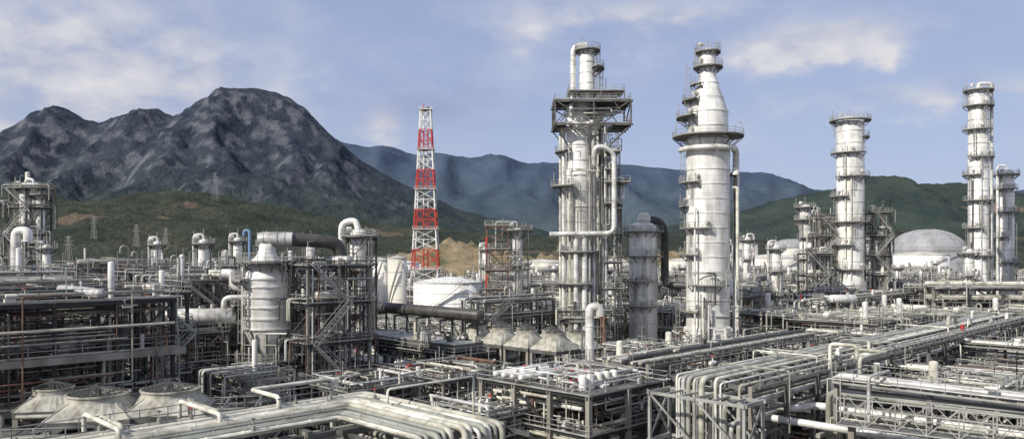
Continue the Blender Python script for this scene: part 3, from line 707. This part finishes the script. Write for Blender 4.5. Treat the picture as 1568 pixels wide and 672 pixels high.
def cfront():
    b=B("equipment_platform",5.5,87,0,45); R=random.Random(131)
    frame(b,R,-5,-8,2,3,6.5,5.2,[3.6,7.6],'dsteel',deckp=.75,brace=.3,colmat='conc',cw=.5)
    for i in range(4): b.hdrum((-1.2,5.0-1.3*i,8.5),8.5,.32,'x','white' if i<2 else 'alu',n=12)
    for i in range(5): b.lathe(-3+1.3*i,-5.5,[(.45,7.7),(.45,9.0)]+dome(.45,9.0,.3,3)[1:],R.choice(['alu','white','cream']),12)
    b.box(3.5,4.3,-1,0,7.7,8.5,'red'); b.cyl((1.5,-3,8.1),(2.6,-3,8.1),.3,'red',10)
    rpipes(b,R,-5,8,-8,7,3.7,9.0,110,.05,.2); rpipes(b,R,-5,8,-8,7,.5,7,50,.06,.25); valves(b,R,-4.5,7.5,-7.5,7,[7.7,3.7],70)
    b.build()
    b=B("equipment_platform",-9,101,0,45); R=random.Random(132)
    frame(b,R,-4,-5,2,2,5.5,5,[3.2,6.3],'steel',deckp=.6,brace=.9,colmat='conc'); rpipes(b,R,-4,7,-5,5,.5,7.6,90,.05,.25); valves(b,R,-4,7,-5,5,[6.4,3.3],40)
    b.build()
    b=B("equipment_platform",14.5,101,0,45); R=random.Random(133)
    fill_unit(b,R,2,2,5,[3.5,7],'steel',1.4,False,big=.7); b.build()
    b=B("equipment_platform",-4,86,0,45); R=random.Random(134)
    frame(b,R,-4,-5,2,2,5,5,[2.6,4.6],'dsteel',deckp=.4,brace=.5,colmat='conc'); rpipes(b,R,-4,7,-5,5,.5,6,90,.05,.25); valves(b,R,-4,6,-5,5,[4.7,2.7],50)
    b.build()
    b=B("equipment_platform",-19,94,0,45); R=random.Random(135)
    frame(b,R,-4,-5,2,2,5,5,[3.4,6.2],'steel',deckp=.5,brace=.5,colmat='conc'); rpipes(b,R,-4,7,-5,5,.5,7.5,90,.05,.25); valves(b,R,-4,6,-5,5,[6.3,3.5],50)
    b.build()
cfront()

# ================================================================== generic process units (instanced)
protos=[]
for i,(nx,ny,d,lv,dens) in enumerate([(2,2,5.5,[5,9.5],1.3),(3,2,5,[4.5,8.5,12.0],1.1),(2,2,6,[5,10,14.0],1.1),(3,2,5.5,[5,9],1.3),(2,1,5,[4,8,12,15.5],1.2),(3,1,6,[5,10,13],1.2),(2,2,5,[3.5,6.0],1.5),(3,2,5,[3,5.2],1.3)]):
    b=B("refinery_process_unit",0,0,0,0); R=random.Random(200+i)
    fill_unit(b,R,nx,ny,d,lv,'steel' if i%3 else 'dsteel',dens,i<6,big=.7)
    if i in (2,4):
        column(b,0,ny*d/2+2.5,.8,lv[-1]+3,[(8,150,330,1.9),(lv[-1]+2.4,0,360,1.9)],n=16)
    ob=b.build(); protos.append((ob.data,lv[-1])); bpy.data.objects.remove(ob)
R=random.Random(777)
excl=[(13,150,9),(37.5,150,10),(27,160,6),(86,200,8),(119,200,6),(139,220,5),(83,222,5),(80,202,7),(94,202,6),(-110,180,10),(-.5,170,8),(-31,100,9),(-22,101,9),(-28,114,10),(-42,106,10),(-50,114,10),(-38,122,12),(-62,124,12),
      (-17.8,220,13),(-36,230,9),(-25,130,7),(-40,86,16),(-9,101,8),(5,87,12),(14,101,9),(132,400,22),(2,118,9),(8,114,8),(-5,118,8),(-12,112,9),(-20,120,8),(-30,134,8),(-33,300,9),(-53,84,12),(-66,98,12),(98,430,18),(-70,480,18)]
cnt=0
step=15.0
for iu in range(2,34):
    for iv in range(-22,24):
        u=iu*step+R.uniform(-2,2); v=iv*step+R.uniform(-2,2)
        x=(u-v)/math.sqrt(2); y=(u+v)/math.sqrt(2); c_=R.random(); k4=R.randrange(4)
        if y<88 or y>390 or abs(x)>y*.78+14: continue
        if any((x-a)**2+(y-c)**2<(r+4)**2 for a,c,r in excl): continue
        if y<100 and x<14: continue
        if x>15 and abs(x-y+56)<9 and y<240: continue
        if y<128 and x>0: ch=[6,7]
        elif -.21*y-4<x<-.02*y+2 and y<260: ch=[7,7,6]
        elif y<160 and x>0: ch=[0,3,6,7,0]
        elif x>0: ch=[0,1,3,5,2,6] 
        elif x>-45 and y>150: ch=[0,3,6,1]
        else: ch=[1,2,4,5,2,1]
        if y>300 and R.random()<.25: continue
        me,_=protos[ch[int(c_*len(ch))]]
        ob=bpy.data.objects.new("refinery_process_unit",me); ob.location=(x,y,0); ob.rotation_euler=(0,0,radians(45+90*k4))
        scene.collection.objects.link(ob); cnt+=1
print("units",cnt)

R=random.Random(55)
for (x,y,r,t) in ((-86,190,1.0,24),(-70,200,1.1,25),(64,190,1.2,23),(58,215,1.1,24),(101,230,1.2,28),(108,240,1.4,26),(48,200,1.1,24),(-8,240,1.1,23),(-54,210,1.1,25),(-63,160,1.0,24),(106,182,1.2,22),(75,250,1.2,26),(19,205,1.2,23),(-95,160,.8,23),(-47,150,.8,23.5)):
    simple_col(x,y,r,t,[(t*.5,150,300,r+1.1),(t*.75,200,340,r+1.1),(t-.4,0,360,r+1.2)],int(x+300),side=R.choice((-1,0,1)))
b=B("spherical_tank",64.5,165); 
b.lathe(0,0,[(.02,8)]+[(2.0*sin(t*pi/10),10-2.0*cos(t*pi/10)) for t in range(1,10)]+[(.02,12)],'cream',24)
for k in range(6):
    a=k*pi/3; b.beam((2*cos(a),2*sin(a),10),(2.2*cos(a),2.2*sin(a),0),.25,'white')
b.ringplat(0,0,.3,1.2,12.1); b.build()
b=B("horizontal_vessel",70,166,0,20); b.hdrum((0,0,12),6,.9,'x','alu'); 
for x in (-2,2): b.box(x-.2,x+.2,-1,1,0,10.8,'conc')
b.build()

# ================================================================== tanks
def tank(name,x,y,r,h,roof,mat='tank',rmat='tank',steps=5):
    b=B(name,x,y)
    b.lathe(0,0,[(r,0),(r,h)],mat,56)
    rp=[(r*cos(t*pi/2/8*.999),h+.05+roof*sin(t*pi/2/8)) for t in range(0,8)] if roof>4 else [(r+.1,h+.06),(r*.5,h+roof*.6)]
    b.lathe(0,0,[(r+.12,h-.15),(r+.12,h+.05)]+rp+[(.02,h+roof)],rmat,56)
    if roof>4:
        for k in range(28):
            a=2*pi*k/28
            for p,q in zip(rp,rp[1:]): b.beam((p[0]*cos(a),p[0]*sin(a),p[1]+.1),(q[0]*cos(a),q[0]*sin(a),q[1]+.1),.2,'alu2')
        for p in rp[1:7]: b.lathe(0,0,[(p[0]+.08,p[1]-.05),(p[0]+.1,p[1]+.15),(p[0]-.2,p[1]+.2)],'alu2',56)
    for k in range(1,steps): b.lathe(0,0,[(r-.1,h*k/steps-.06),(r+.09,h*k/steps-.05),(r+.09,h*k/steps+.05),(r-.1,h*k/steps+.06)],mat,56)
    n=36; pts=[((r+.1)*cos(2*pi*i/n),(r+.1)*sin(2*pi*i/n),h+.06) for i in range(n)]
    b.rail(pts,closed=True,step=4)
    for i in range(30):
        a0=radians(200+i*3.2); a1=radians(200+(i+1)*3.2)
        b.beam(((r+.7)*cos(a0),(r+.7)*sin(a0),h*i/30),((r+.7)*cos(a1),(r+.7)*sin(a1),h*(i+1)/30),.5,'galv',.15)
        b.beam(((r+1)*cos(a0),(r+1)*sin(a0),h*i/30+1),((r+1)*cos(a1),(r+1)*sin(a1),h*(i+1)/30+1),.1,'galv')
    b.build()
tank("storage_tank",-17.8,220,9.8,13.4,1.6,'white','white')
tank("storage_tank",-34,232,2.8,20,.9,'tank','tank'); tank("storage_tank",-40,236,3,19.4,.9,'white','white')
tank("storage_tank",-45,228,3,17,.9,'tank','tank')
tank("domed_storage_tank",318,600,27,22,17,'gtank','gtank')
tank("domed_storage_tank",214,600,15,24.5,7,'tank','gtank')
tank("storage_tank",180,610,11,27,2,'tank','tank'); tank("storage_tank",150,560,14,23,2,'tank','tank')
tank("storage_tank",132,400,17,18.8,2,'tank','tank'); tank("storage_tank",98,430,14,17,2,'tank','tank'); tank("storage_tank",250,480,16,20,2,'white','tank')
tank("storage_tank",60,470,14,16,2,'tank','tank'); tank("storage_tank",20,520,16,15,2,'tank','tank')
tank("storage_tank",-70,480,14,15,2,'white','white'); tank("storage_tank",-150,460,14,16,2,'white','white')

b=B("blue_roof_shed",-113,196); 
b.box(-7,7,-4,4,0,17,'conc'); o=len(b.v)
b.v+=[(-7.5,-4.6,17.02),(7.5,-4.6,17.02),(7.5,0,18.6),(-7.5,0,18.6),(-7.5,4.6,17.02),(7.5,4.6,17.02)]
b.face((o,o+1,o+2,o+3),'blue'); b.face((o+3,o+2,o+5,o+4),'blue'); b.face((o,o+3,o+4),'white'); b.face((o+1,o+5,o+2),'white')
for i in range(6): b.box(-6+i*2.2,-5+i*2.2,-4.06,-4.01,11,13.5,'dpipe')
b.build()

def lattice():
    b=B("red_white_lattice_tower",-33,300); H=76; w0,w1=5.6,1.9
    nb=20; hw=lambda z: w0+(w1-w0)*(z/H)
    for k in range(nb):
        z0=H*k/nb; z1=H*(k+1)/nb; a=hw(z0); c=hw(z1); m='red' if ((nb-1-k)//2)%2==1 else 'white'
        C0=[(a*s,a*t,z0) for s,t in ((-1,-1),(1,-1),(1,1),(-1,1))]; C1=[(c*s,c*t,z1) for s,t in ((-1,-1),(1,-1),(1,1),(-1,1))]
        for i in range(4):
            j=(i+1)%4
            b.beam(C0[i],C1[i],.42,m); b.beam(C0[i],C1[j],.18,m); b.beam(C0[j],C1[i],.18,m); b.beam(C1[i],C1[j],.24,m)
        for x in (-.8,.8): b.cyl((x,0,z0),(x,0,z1),.25,m,8)
        if k%4==3:
            b.box(-c-.5,c+.5,-c-.5,c+.5,z1-.1,z1,'deck'); b.rail([(-c-.5,-c-.5,z1),(c+.5,-c-.5,z1),(c+.5,c+.5,z1),(-c-.5,c+.5,z1)],closed=True,mat=m)
    b.cyl((0.8,0,H),(0.8,0,H+1.5),.4,'dpipe',10); b.cyl((-.8,0,H),(-.8,0,H+2.5),.2,'red',8); b.build()
lattice()

# ================================================================== terrain
def interp(pts,x):
    if x<=pts[0][0]: return pts[0][1]
    for (a,b_),(c,d) in zip(pts,pts[1:]):
        if x<=c:
            t=(x-a)/(c-a); return b_+(d-b_)*t
    return pts[-1][1]
def terr_mat(name,c1,c2,rock,scale,bump=1.0,rockamt=.0,patch=None,pthr=.62,hi=None,zlo=100,zhi=500):
    m=bpy.data.materials.new(name); m.use_nodes=True; nt=m.node_tree; N=nt.nodes; L=nt.links; bs=N["Principled BSDF"]
    bs.inputs["Roughness"].default_value=.95; bs.inputs["Specular IOR Level"].default_value=.1
    tc=N.new("ShaderNodeTexCoord")
    n1=N.new("ShaderNodeTexNoise"); n1.inputs["Scale"].default_value=scale; n1.inputs["Detail"].default_value=7; n1.inputs["Roughness"].default_value=.75
    L.new(tc.outputs["Object"],n1.inputs["Vector"])
    def ramp(a,b_):
        rp=N.new("ShaderNodeValToRGB"); rp.color_ramp.elements[0].position=.4; rp.color_ramp.elements[1].position=.6
        rp.color_ramp.elements[0].color=(*a,1); rp.color_ramp.elements[1].color=(*b_,1); L.new(n1.outputs["Fac"],rp.inputs[0]); return rp.outputs[0]
    out=ramp(c1,c2)
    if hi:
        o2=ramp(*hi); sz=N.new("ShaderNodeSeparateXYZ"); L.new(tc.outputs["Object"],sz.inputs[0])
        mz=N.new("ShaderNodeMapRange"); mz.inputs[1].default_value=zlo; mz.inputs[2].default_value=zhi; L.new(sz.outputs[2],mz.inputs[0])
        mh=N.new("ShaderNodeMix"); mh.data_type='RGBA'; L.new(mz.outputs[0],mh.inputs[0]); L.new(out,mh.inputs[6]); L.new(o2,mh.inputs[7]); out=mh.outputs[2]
    if rockamt:
        geo=N.new("ShaderNodeNewGeometry"); sx=N.new("ShaderNodeSeparateXYZ"); L.new(geo.outputs["Normal"],sx.inputs[0])
        mr=N.new("ShaderNodeMapRange"); mr.inputs[1].default_value=.84; mr.inputs[2].default_value=.66; L.new(sx.outputs[2],mr.inputs[0])
        mpp=N.new("ShaderNodeMapping"); mpp.inputs["Scale"].default_value=(1,1,.25); L.new(tc.outputs["Object"],mpp.inputs[0])
        n3=N.new("ShaderNodeTexNoise"); n3.inputs["Scale"].default_value=scale*3.2; n3.inputs["Detail"].default_value=6; L.new(mpp.outputs[0],n3.inputs["Vector"])
        mr3=N.new("ShaderNodeMapRange"); mr3.inputs[1].default_value=.46; mr3.inputs[2].default_value=.60; L.new(n3.outputs["Fac"],mr3.inputs[0])
        mm=N.new("ShaderNodeMath"); mm.operation='MULTIPLY'; L.new(mr.outputs[0],mm.inputs[0]); L.new(mr3.outputs[0],mm.inputs[1])
        m2=N.new("ShaderNodeMath"); m2.operation='MULTIPLY'; m2.inputs[1].default_value=rockamt; L.new(mm.outputs[0],m2.inputs[0])
        mx=N.new("ShaderNodeMix"); mx.data_type='RGBA'; L.new(m2.outputs[0],mx.inputs[0]); L.new(out,mx.inputs[6]); mx.inputs[7].default_value=(*rock,1); out=mx.outputs[2]
    if patch:
        n4=N.new("ShaderNodeTexNoise"); n4.inputs["Scale"].default_value=scale*.55; n4.inputs["Detail"].default_value=5; L.new(tc.outputs["Object"],n4.inputs["Vector"])
        m4=N.new("ShaderNodeMapRange"); m4.inputs[1].default_value=pthr; m4.inputs[2].default_value=pthr+.03; L.new(n4.outputs["Fac"],m4.inputs[0])
        mx2=N.new("ShaderNodeMix"); mx2.data_type='RGBA'; L.new(m4.outputs[0],mx2.inputs[0]); L.new(out,mx2.inputs[6]); mx2.inputs[7].default_value=(*patch,1); out=mx2.outputs[2]
    L.new(out,bs.inputs["Base Color"])
    n2=N.new("ShaderNodeTexNoise"); n2.inputs["Scale"].default_value=scale*6; n2.inputs["Detail"].default_value=5; n2.inputs["Roughness"].default_value=.7; L.new(tc.outputs["Object"],n2.inputs["Vector"])
    bp=N.new("ShaderNodeBump"); bp.inputs["Strength"].default_value=bump; bp.inputs["Distance"].default_value=22; L.new(n2.outputs["Fac"],bp.inputs["Height"]); L.new(bp.outputs[0],bs.inputs["Normal"])
    return m
def hfun(x,y,ridge,yf,yc,yb,ns,amp,seed,power):
    warp=noise.noise(Vector((x*ns*.4,y*ns*.4,seed)))
    c=interp(ridge,x)
    if y<=yc:
        t=max(0,(y-yf)/(yc-yf))
        p=(.36*t+.64*(t**(power*1.9)) if power>1.3 else t**power)
        p=p*(1-t**6)+t**6*(1-(1-t)**2)
    else:
        t=max(0,(yb-y)/(yb-yc)); p=t**.9
    rg=noise.ridged_multi_fractal(Vector((x*ns,y*ns*.6,seed)),.9,2.15,7,1.0,2.0)
    edge=min(1,4*t*(1-t)+.03)
    h=c*p*(1+amp*edge*(rg-1.0)*1.0+.12*warp*edge)
    return h+(7*noise.noise(Vector((x*ns*14,y*ns*14,seed)))+4*noise.noise(Vector((x*ns*40,y*ns*40,seed))))*min(1,t*4)-2
def terrain(name,x0,x1,nx,yf,yc,yb,ny,ridge,mat,ns,amp,seed,power=1.2):
    vs=[];fs=[]
    for j in range(ny+1):
        y=yf+(yb-yf)*j/ny
        for i in range(nx+1):
            x=x0+(x1-x0)*i/nx; vs.append((x,y,hfun(x,y,ridge,yf,yc,yb,ns,amp,seed,power)))
    for j in range(ny):
        for i in range(nx):
            a=j*(nx+1)+i; fs.append((a,a+1,a+nx+2,a+nx+1))
    me=bpy.data.meshes.new(name); me.from_pydata(vs,[],fs); me.materials.append(mat)
    me.polygons.foreach_set("use_smooth",[True]*len(fs)); me.update()
    ob=bpy.data.objects.new(name,me); scene.collection.objects.link(ob)
def sm(pts):
    out=[]
    for i in range(len(pts)-1):
        p0=pts[max(i-1,0)];p1=pts[i];p2=pts[i+1];p3=pts[min(i+2,len(pts)-1)]
        for k in range(4):
            t=k/4; y=.5*((2*p1[1])+(-p0[1]+p2[1])*t+(2*p0[1]-5*p1[1]+4*p2[1]-p3[1])*t*t+(-p0[1]+3*p1[1]-3*p2[1]+p3[1])*t**3)
            out.append((p1[0]+(p2[0]-p1[0])*t,y))
    return out+[pts[-1]]
R_main=sm([(-4200,150),(-3300,320),(-2700,430),(-2352,520),(-2230,610),(-2127,655),(-2037,665),(-1947,625),(-1842,615),(-1750,650),(-1632,680),(-1557,650),(-1490,660),(-1430,725),(-1300,750),(-1152,765),(-1030,740),(-940,680),(-850,575),(-730,470),(-610,395),(-490,325),(-250,220),(50,140),(400,60),(900,10)])
R_far=sm([(-4000,500),(-2600,800),(-1500,845),(-1070,800),(-920,812),(-720,762),(-520,762),(-370,717),(-70,750),(80,705),(230,700),(430,680),(880,692),(1130,655),(1280,640),(1830,625),(2080,580),(2280,500),(2480,490),(2700,460),(3200,450),(4200,500)])
R_right=sm([(-200,0),(300,60),(700,150),(980,210),(1072,245),(1122,250),(1232,232),(1312,232),(1392,220),(1568,200),(1800,240),(2300,260)])
R_foot=sm([(-2400,120),(-1176,160),(-1086,150),(-950,132),(-800,150),(-680,150),(-576,132),(-456,110),(-336,92),(-216,78),(-96,66),(30,58),(170,50),(320,66),(480,54),(700,46),(850,70),(1000,60),(1176,66),(1700,90)])
terrain("far_mountain_range",-5200,5600,300,4300,6000,7600,70,R_far,terr_mat("far_range_haze_tint",(0.046,0.068,0.084),(0.070,0.094,0.104),(0.12,0.14,0.18),.0028,.5,0,hi=((0.048,0.070,0.110),(0.070,0.094,0.138)),zlo=150,zhi=550),.0018,.26,3.3,1.1)  # distance haze painted into the base colours, bluer with height
terrain("mountain",-4400,1400,420,1900,3600,4700,200,R_main,terr_mat("hazed_mountain_forest",(0.030,0.046,0.046),(0.056,0.074,0.064),(0.150,0.158,0.180),.0060,.9,.9,hi=((0.028,0.039,0.060),(0.054,0.067,0.086)),zlo=100,zhi=430),.0024,.33,7.7,1.5)  # forest colours with blue-grey air haze mixed into the albedo
terrain("right_hills",-400,3000,240,1500,2400,3200,80,R_right,terr_mat("hazed_hill_forest",(0.032,0.048,0.046),(0.056,0.074,0.062),(0.2,0.13,0.09),.007,.8,.0,patch=(0.20,0.15,0.11),pthr=.64),.0036,.26,1.2,1.1)  # forest green paled and blued to stand in for haze
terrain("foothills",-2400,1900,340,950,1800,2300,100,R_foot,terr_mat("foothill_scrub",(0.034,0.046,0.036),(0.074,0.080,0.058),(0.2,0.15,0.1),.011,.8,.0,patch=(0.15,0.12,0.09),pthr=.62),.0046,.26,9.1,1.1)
me_m=terr_mat("bare_earth",(0.12,0.12,0.06),(0.34,0.26,0.17),(0.3,0.2,0.14),.03,.4)
terrain("soil_mound",-330,330,120,640,760,900,24,sm([(-330,0),(-230,4),(-160,10),(-115,18),(-75,30),(-40,31),(0,20),(60,17),(120,19),(180,24),(230,14),(330,0)]),me_m,.012,.2,4.4,.6)

gm=bpy.data.materials.new("plant_ground"); gm.use_nodes=True; nt=gm.node_tree; N=nt.nodes; L=nt.links; bs=N["Principled BSDF"]; bs.inputs["Roughness"].default_value=.95
tc=N.new("ShaderNodeTexCoord"); n1=N.new("ShaderNodeTexNoise"); n1.inputs["Scale"].default_value=.05; n1.inputs["Detail"].default_value=5; L.new(tc.outputs["Object"],n1.inputs["Vector"])
r1=N.new("ShaderNodeValToRGB"); r1.color_ramp.elements[0].position=.35; r1.color_ramp.elements[1].position=.65
r1.color_ramp.elements[0].color=(.055,.053,.047,1); r1.color_ramp.elements[1].color=(.14,.132,.115,1); L.new(n1.outputs["Fac"],r1.inputs[0])
n2=N.new("ShaderNodeTexNoise"); n2.inputs["Scale"].default_value=.006; n2.inputs["Detail"].default_value=5; L.new(tc.outputs["Object"],n2.inputs["Vector"])
r2=N.new("ShaderNodeValToRGB"); r2.color_ramp.elements[0].position=.4; r2.color_ramp.elements[1].position=.62
r2.color_ramp.elements[0].color=(.06,.075,.035,1); r2.color_ramp.elements[1].color=(.22,.18,.10,1); L.new(n2.outputs["Fac"],r2.inputs[0])
vl=N.new("ShaderNodeVectorMath"); vl.operation='LENGTH'; L.new(tc.outputs["Object"],vl.inputs[0])
mr=N.new("ShaderNodeMapRange"); mr.inputs[1].default_value=420; mr.inputs[2].default_value=520; L.new(vl.outputs["Value"],mr.inputs[0])
mx=N.new("ShaderNodeMix"); mx.data_type='RGBA'; L.new(mr.outputs[0],mx.inputs[0]); L.new(r1.outputs[0],mx.inputs[6]); L.new(r2.outputs[0],mx.inputs[7]); L.new(mx.outputs[2],bs.inputs["Base Color"])
me=bpy.data.meshes.new("ground"); S=15000; me.from_pydata([(-S,-S,0),(S,-S,0),(S,S,0),(-S,S,0)],[],[(0,1,2,3)]); me.materials.append(gm)
ob=bpy.data.objects.new("ground",me); scene.collection.objects.link(ob)

def pylon(x,y,h):
    z0=max(0,hfun(x,y,R_foot,950,1800,2300,.0046,.26,9.1,1.1))-1
    b=B("transmission_tower",x,y,z0); w=h*.1
    for s,t in ((-1,-1),(1,-1),(1,1),(-1,1)): b.beam((w*s,w*t,0),(w*.2*s,w*.2*t,h),.3,'galv')
    k=8
    for i in range(k):
        a=w*(1-.8*i/k); c=w*(1-.8*(i+1)/k); z=h*i/k; z2=h*(i+1)/k
        for t in (-1,1): b.beam((-a,a*t,z),(c,c*t,z2),.16,'galv'); b.beam((a,a*t,z),(-c,c*t,z2),.16,'galv')
    for zz,l in ((.72,.17),(.84,.14),(.95,.11)):
        b.beam((-h*l,0,h*zz),(h*l,0,h*zz),.25,'galv'); b.beam((-h*l,0,h*zz),(0,0,h*zz+h*.05),.16,'galv'); b.beam((h*l,0,h*zz),(0,0,h*zz+h*.05),.16,'galv')
    b.build()
for x,y,h in ((-640,1690,62),(-640,1200,34),(-570,1190,34),(-530,1200,32),(-560,990,40)): pylon(x,y,h)

# ================================================================== world / sun / camera
sun_az=math.atan2(-.74,-.65); sun_el=radians(37)
w=bpy.data.worlds.new("World"); scene.world=w; w.use_nodes=True; nt=w.node_tree; N=nt.nodes; L=nt.links
bg=N["Background"]; bg.inputs[1].default_value=.14
sky=N.new("ShaderNodeTexSky"); sky.sky_type='NISHITA'; sky.sun_disc=False; sky.sun_elevation=sun_el; sky.sun_rotation=sun_az
sky.air_density=1.0; sky.dust_density=1.0; sky.ozone_density=2.0; sky.altitude=50
tc=N.new("ShaderNodeTexCoord"); sp=N.new("ShaderNodeSeparateXYZ"); L.new(tc.outputs["Generated"],sp.inputs[0])
def mth(op,a,b_=None,c=None):
    n=N.new("ShaderNodeMath"); n.operation=op
    for i,vv in enumerate((a,b_,c)):
        if vv is None: continue
        if isinstance(vv,(int,float)): n.inputs[i].default_value=vv
        else: L.new(vv,n.inputs[i])
    return n.outputs[0]
az=mth('MULTIPLY',mth('ARCTAN2',sp.outputs[0],sp.outputs[1]),57.3); el=mth('MULTIPLY',mth('ARCSINE',sp.outputs[2]),57.3)
cb=N.new("ShaderNodeCombineXYZ"); L.new(az,cb.inputs[0]); L.new(mth('MULTIPLY',el,1.7),cb.inputs[1])
def nz(scale,det,off):
    n=N.new("ShaderNodeTexNoise"); n.inputs["Scale"].default_value=scale; n.inputs["Detail"].default_value=det; n.inputs["Roughness"].default_value=.52
    mp=N.new("ShaderNodeMapping"); mp.inputs["Location"].default_value=off; L.new(cb.outputs[0],mp.inputs[0]); L.new(mp.outputs[0],n.inputs["Vector"]); return n.outputs["Fac"]
nB=nz(.13,4,(11,2,5)); nC=nz(.24,6,(1,30,9))
azw=mth('ADD',az,mth('MULTIPLY',mth('SUBTRACT',nB,.5),9)); elw=mth('ADD',el,mth('MULTIPLY',mth('SUBTRACT',nC,.5),5))
def blob(a0,e0,sa,se,amp):
    p=mth('DIVIDE',mth('SUBTRACT',azw,a0),sa); q=mth('DIVIDE',mth('SUBTRACT',elw,e0),se)
    return mth('MULTIPLY',mth('EXPONENT',mth('MULTIPLY',mth('MULTIPLY_ADD',p,p,mth('MULTIPLY',q,q)),-1)),amp)
cl=None
for bl in ((-29,12,11,4.2,1.3),(-33,7,10,2.0,1.1),(21.6,14.0,5,1.4,1.6),(8,16.6,9,1.5,.9),(29,10.0,7,.9,.9),(-10,9.4,1.8,1.1,1.0),(-18,8,5,1.2,.5)):
    o_=blob(*bl); cl=o_ if cl is None else mth('ADD',cl,o_)
away=mth('MULTIPLY',mth('GREATER_THAN',mth('ABSOLUTE',az),50),.5); cl=mth('ADD',cl,away)
dens=mth('MULTIPLY',cl,mth('MULTIPLY_ADD',mth('SUBTRACT',nC,.36),2.4,.4))
haze=mth('MAXIMUM',mth('MULTIPLY',mth('SUBTRACT',nB,.44),1.0),0)
dens=mth('ADD',dens,haze)
cl_=N.new("ShaderNodeClamp"); L.new(dens,cl_.inputs[0]); cl_.inputs[2].default_value=.9
ccol=N.new("ShaderNodeMix"); ccol.data_type='RGBA'; L.new(mth('MULTIPLY',mth('SUBTRACT',nC,.36),3.0),ccol.inputs[0]); ccol.inputs[6].default_value=(3.3,3.55,4.45,1); ccol.inputs[7].default_value=(5.5,5.4,5.5,1)
mx=N.new("ShaderNodeMix"); mx.data_type='RGBA'; L.new(cl_.outputs[0],mx.inputs[0]); 
tint=N.new("ShaderNodeMix"); tint.data_type='RGBA'; tint.inputs[0].default_value=.75; L.new(sky.outputs[0],tint.inputs[6]); tint.inputs[7].default_value=(2.5,2.95,4.6,1)
hz=mth('EXPONENT',mth('MULTIPLY',mth('MAXIMUM',el,0),-.16)); hm=N.new("ShaderNodeMix"); hm.data_type='RGBA'; L.new(mth('MULTIPLY',hz,.6),hm.inputs[0]); L.new(tint.outputs[2],hm.inputs[6]); hm.inputs[7].default_value=(3.9,4.2,5.4,1)
L.new(hm.outputs[2],mx.inputs[6]); L.new(ccol.outputs[2],mx.inputs[7])
dk=blob(-6,10.4,5,1.5,.55); mx3=N.new("ShaderNodeMix"); mx3.data_type='RGBA'; L.new(dk,mx3.inputs[0]); L.new(mx.outputs[2],mx3.inputs[6]); mx3.inputs[7].default_value=(2.05,2.4,3.7,1)
L.new(mx3.outputs[2],bg.inputs[0])

sd=bpy.data.lights.new("sun",'SUN'); sd.energy=4.7; sd.angle=radians(.5); sd.color=(1,.94,.84)
so=bpy.data.objects.new("sun",sd); scene.collection.objects.link(so)
dirv=Vector((sin(sun_az)*cos(sun_el),cos(sun_az)*cos(sun_el),sin(sun_el)))
so.rotation_euler=dirv.to_track_quat('Z','Y').to_euler()

cam=bpy.data.cameras.new("camera"); co=bpy.data.objects.new("camera",cam); scene.collection.objects.link(co)
co.location=(0,0,CAMH); co.rotation_euler=(radians(90),0,0); cam.sensor_width=36; cam.lens=36*1200/1568; cam.shift_y=49/1568
cam.clip_start=.5; cam.clip_end=30000
scene.camera=co
scene.view_settings.view_transform='Standard'; scene.view_settings.look='None'; scene.view_settings.exposure=0; scene.view_settings.gamma=1
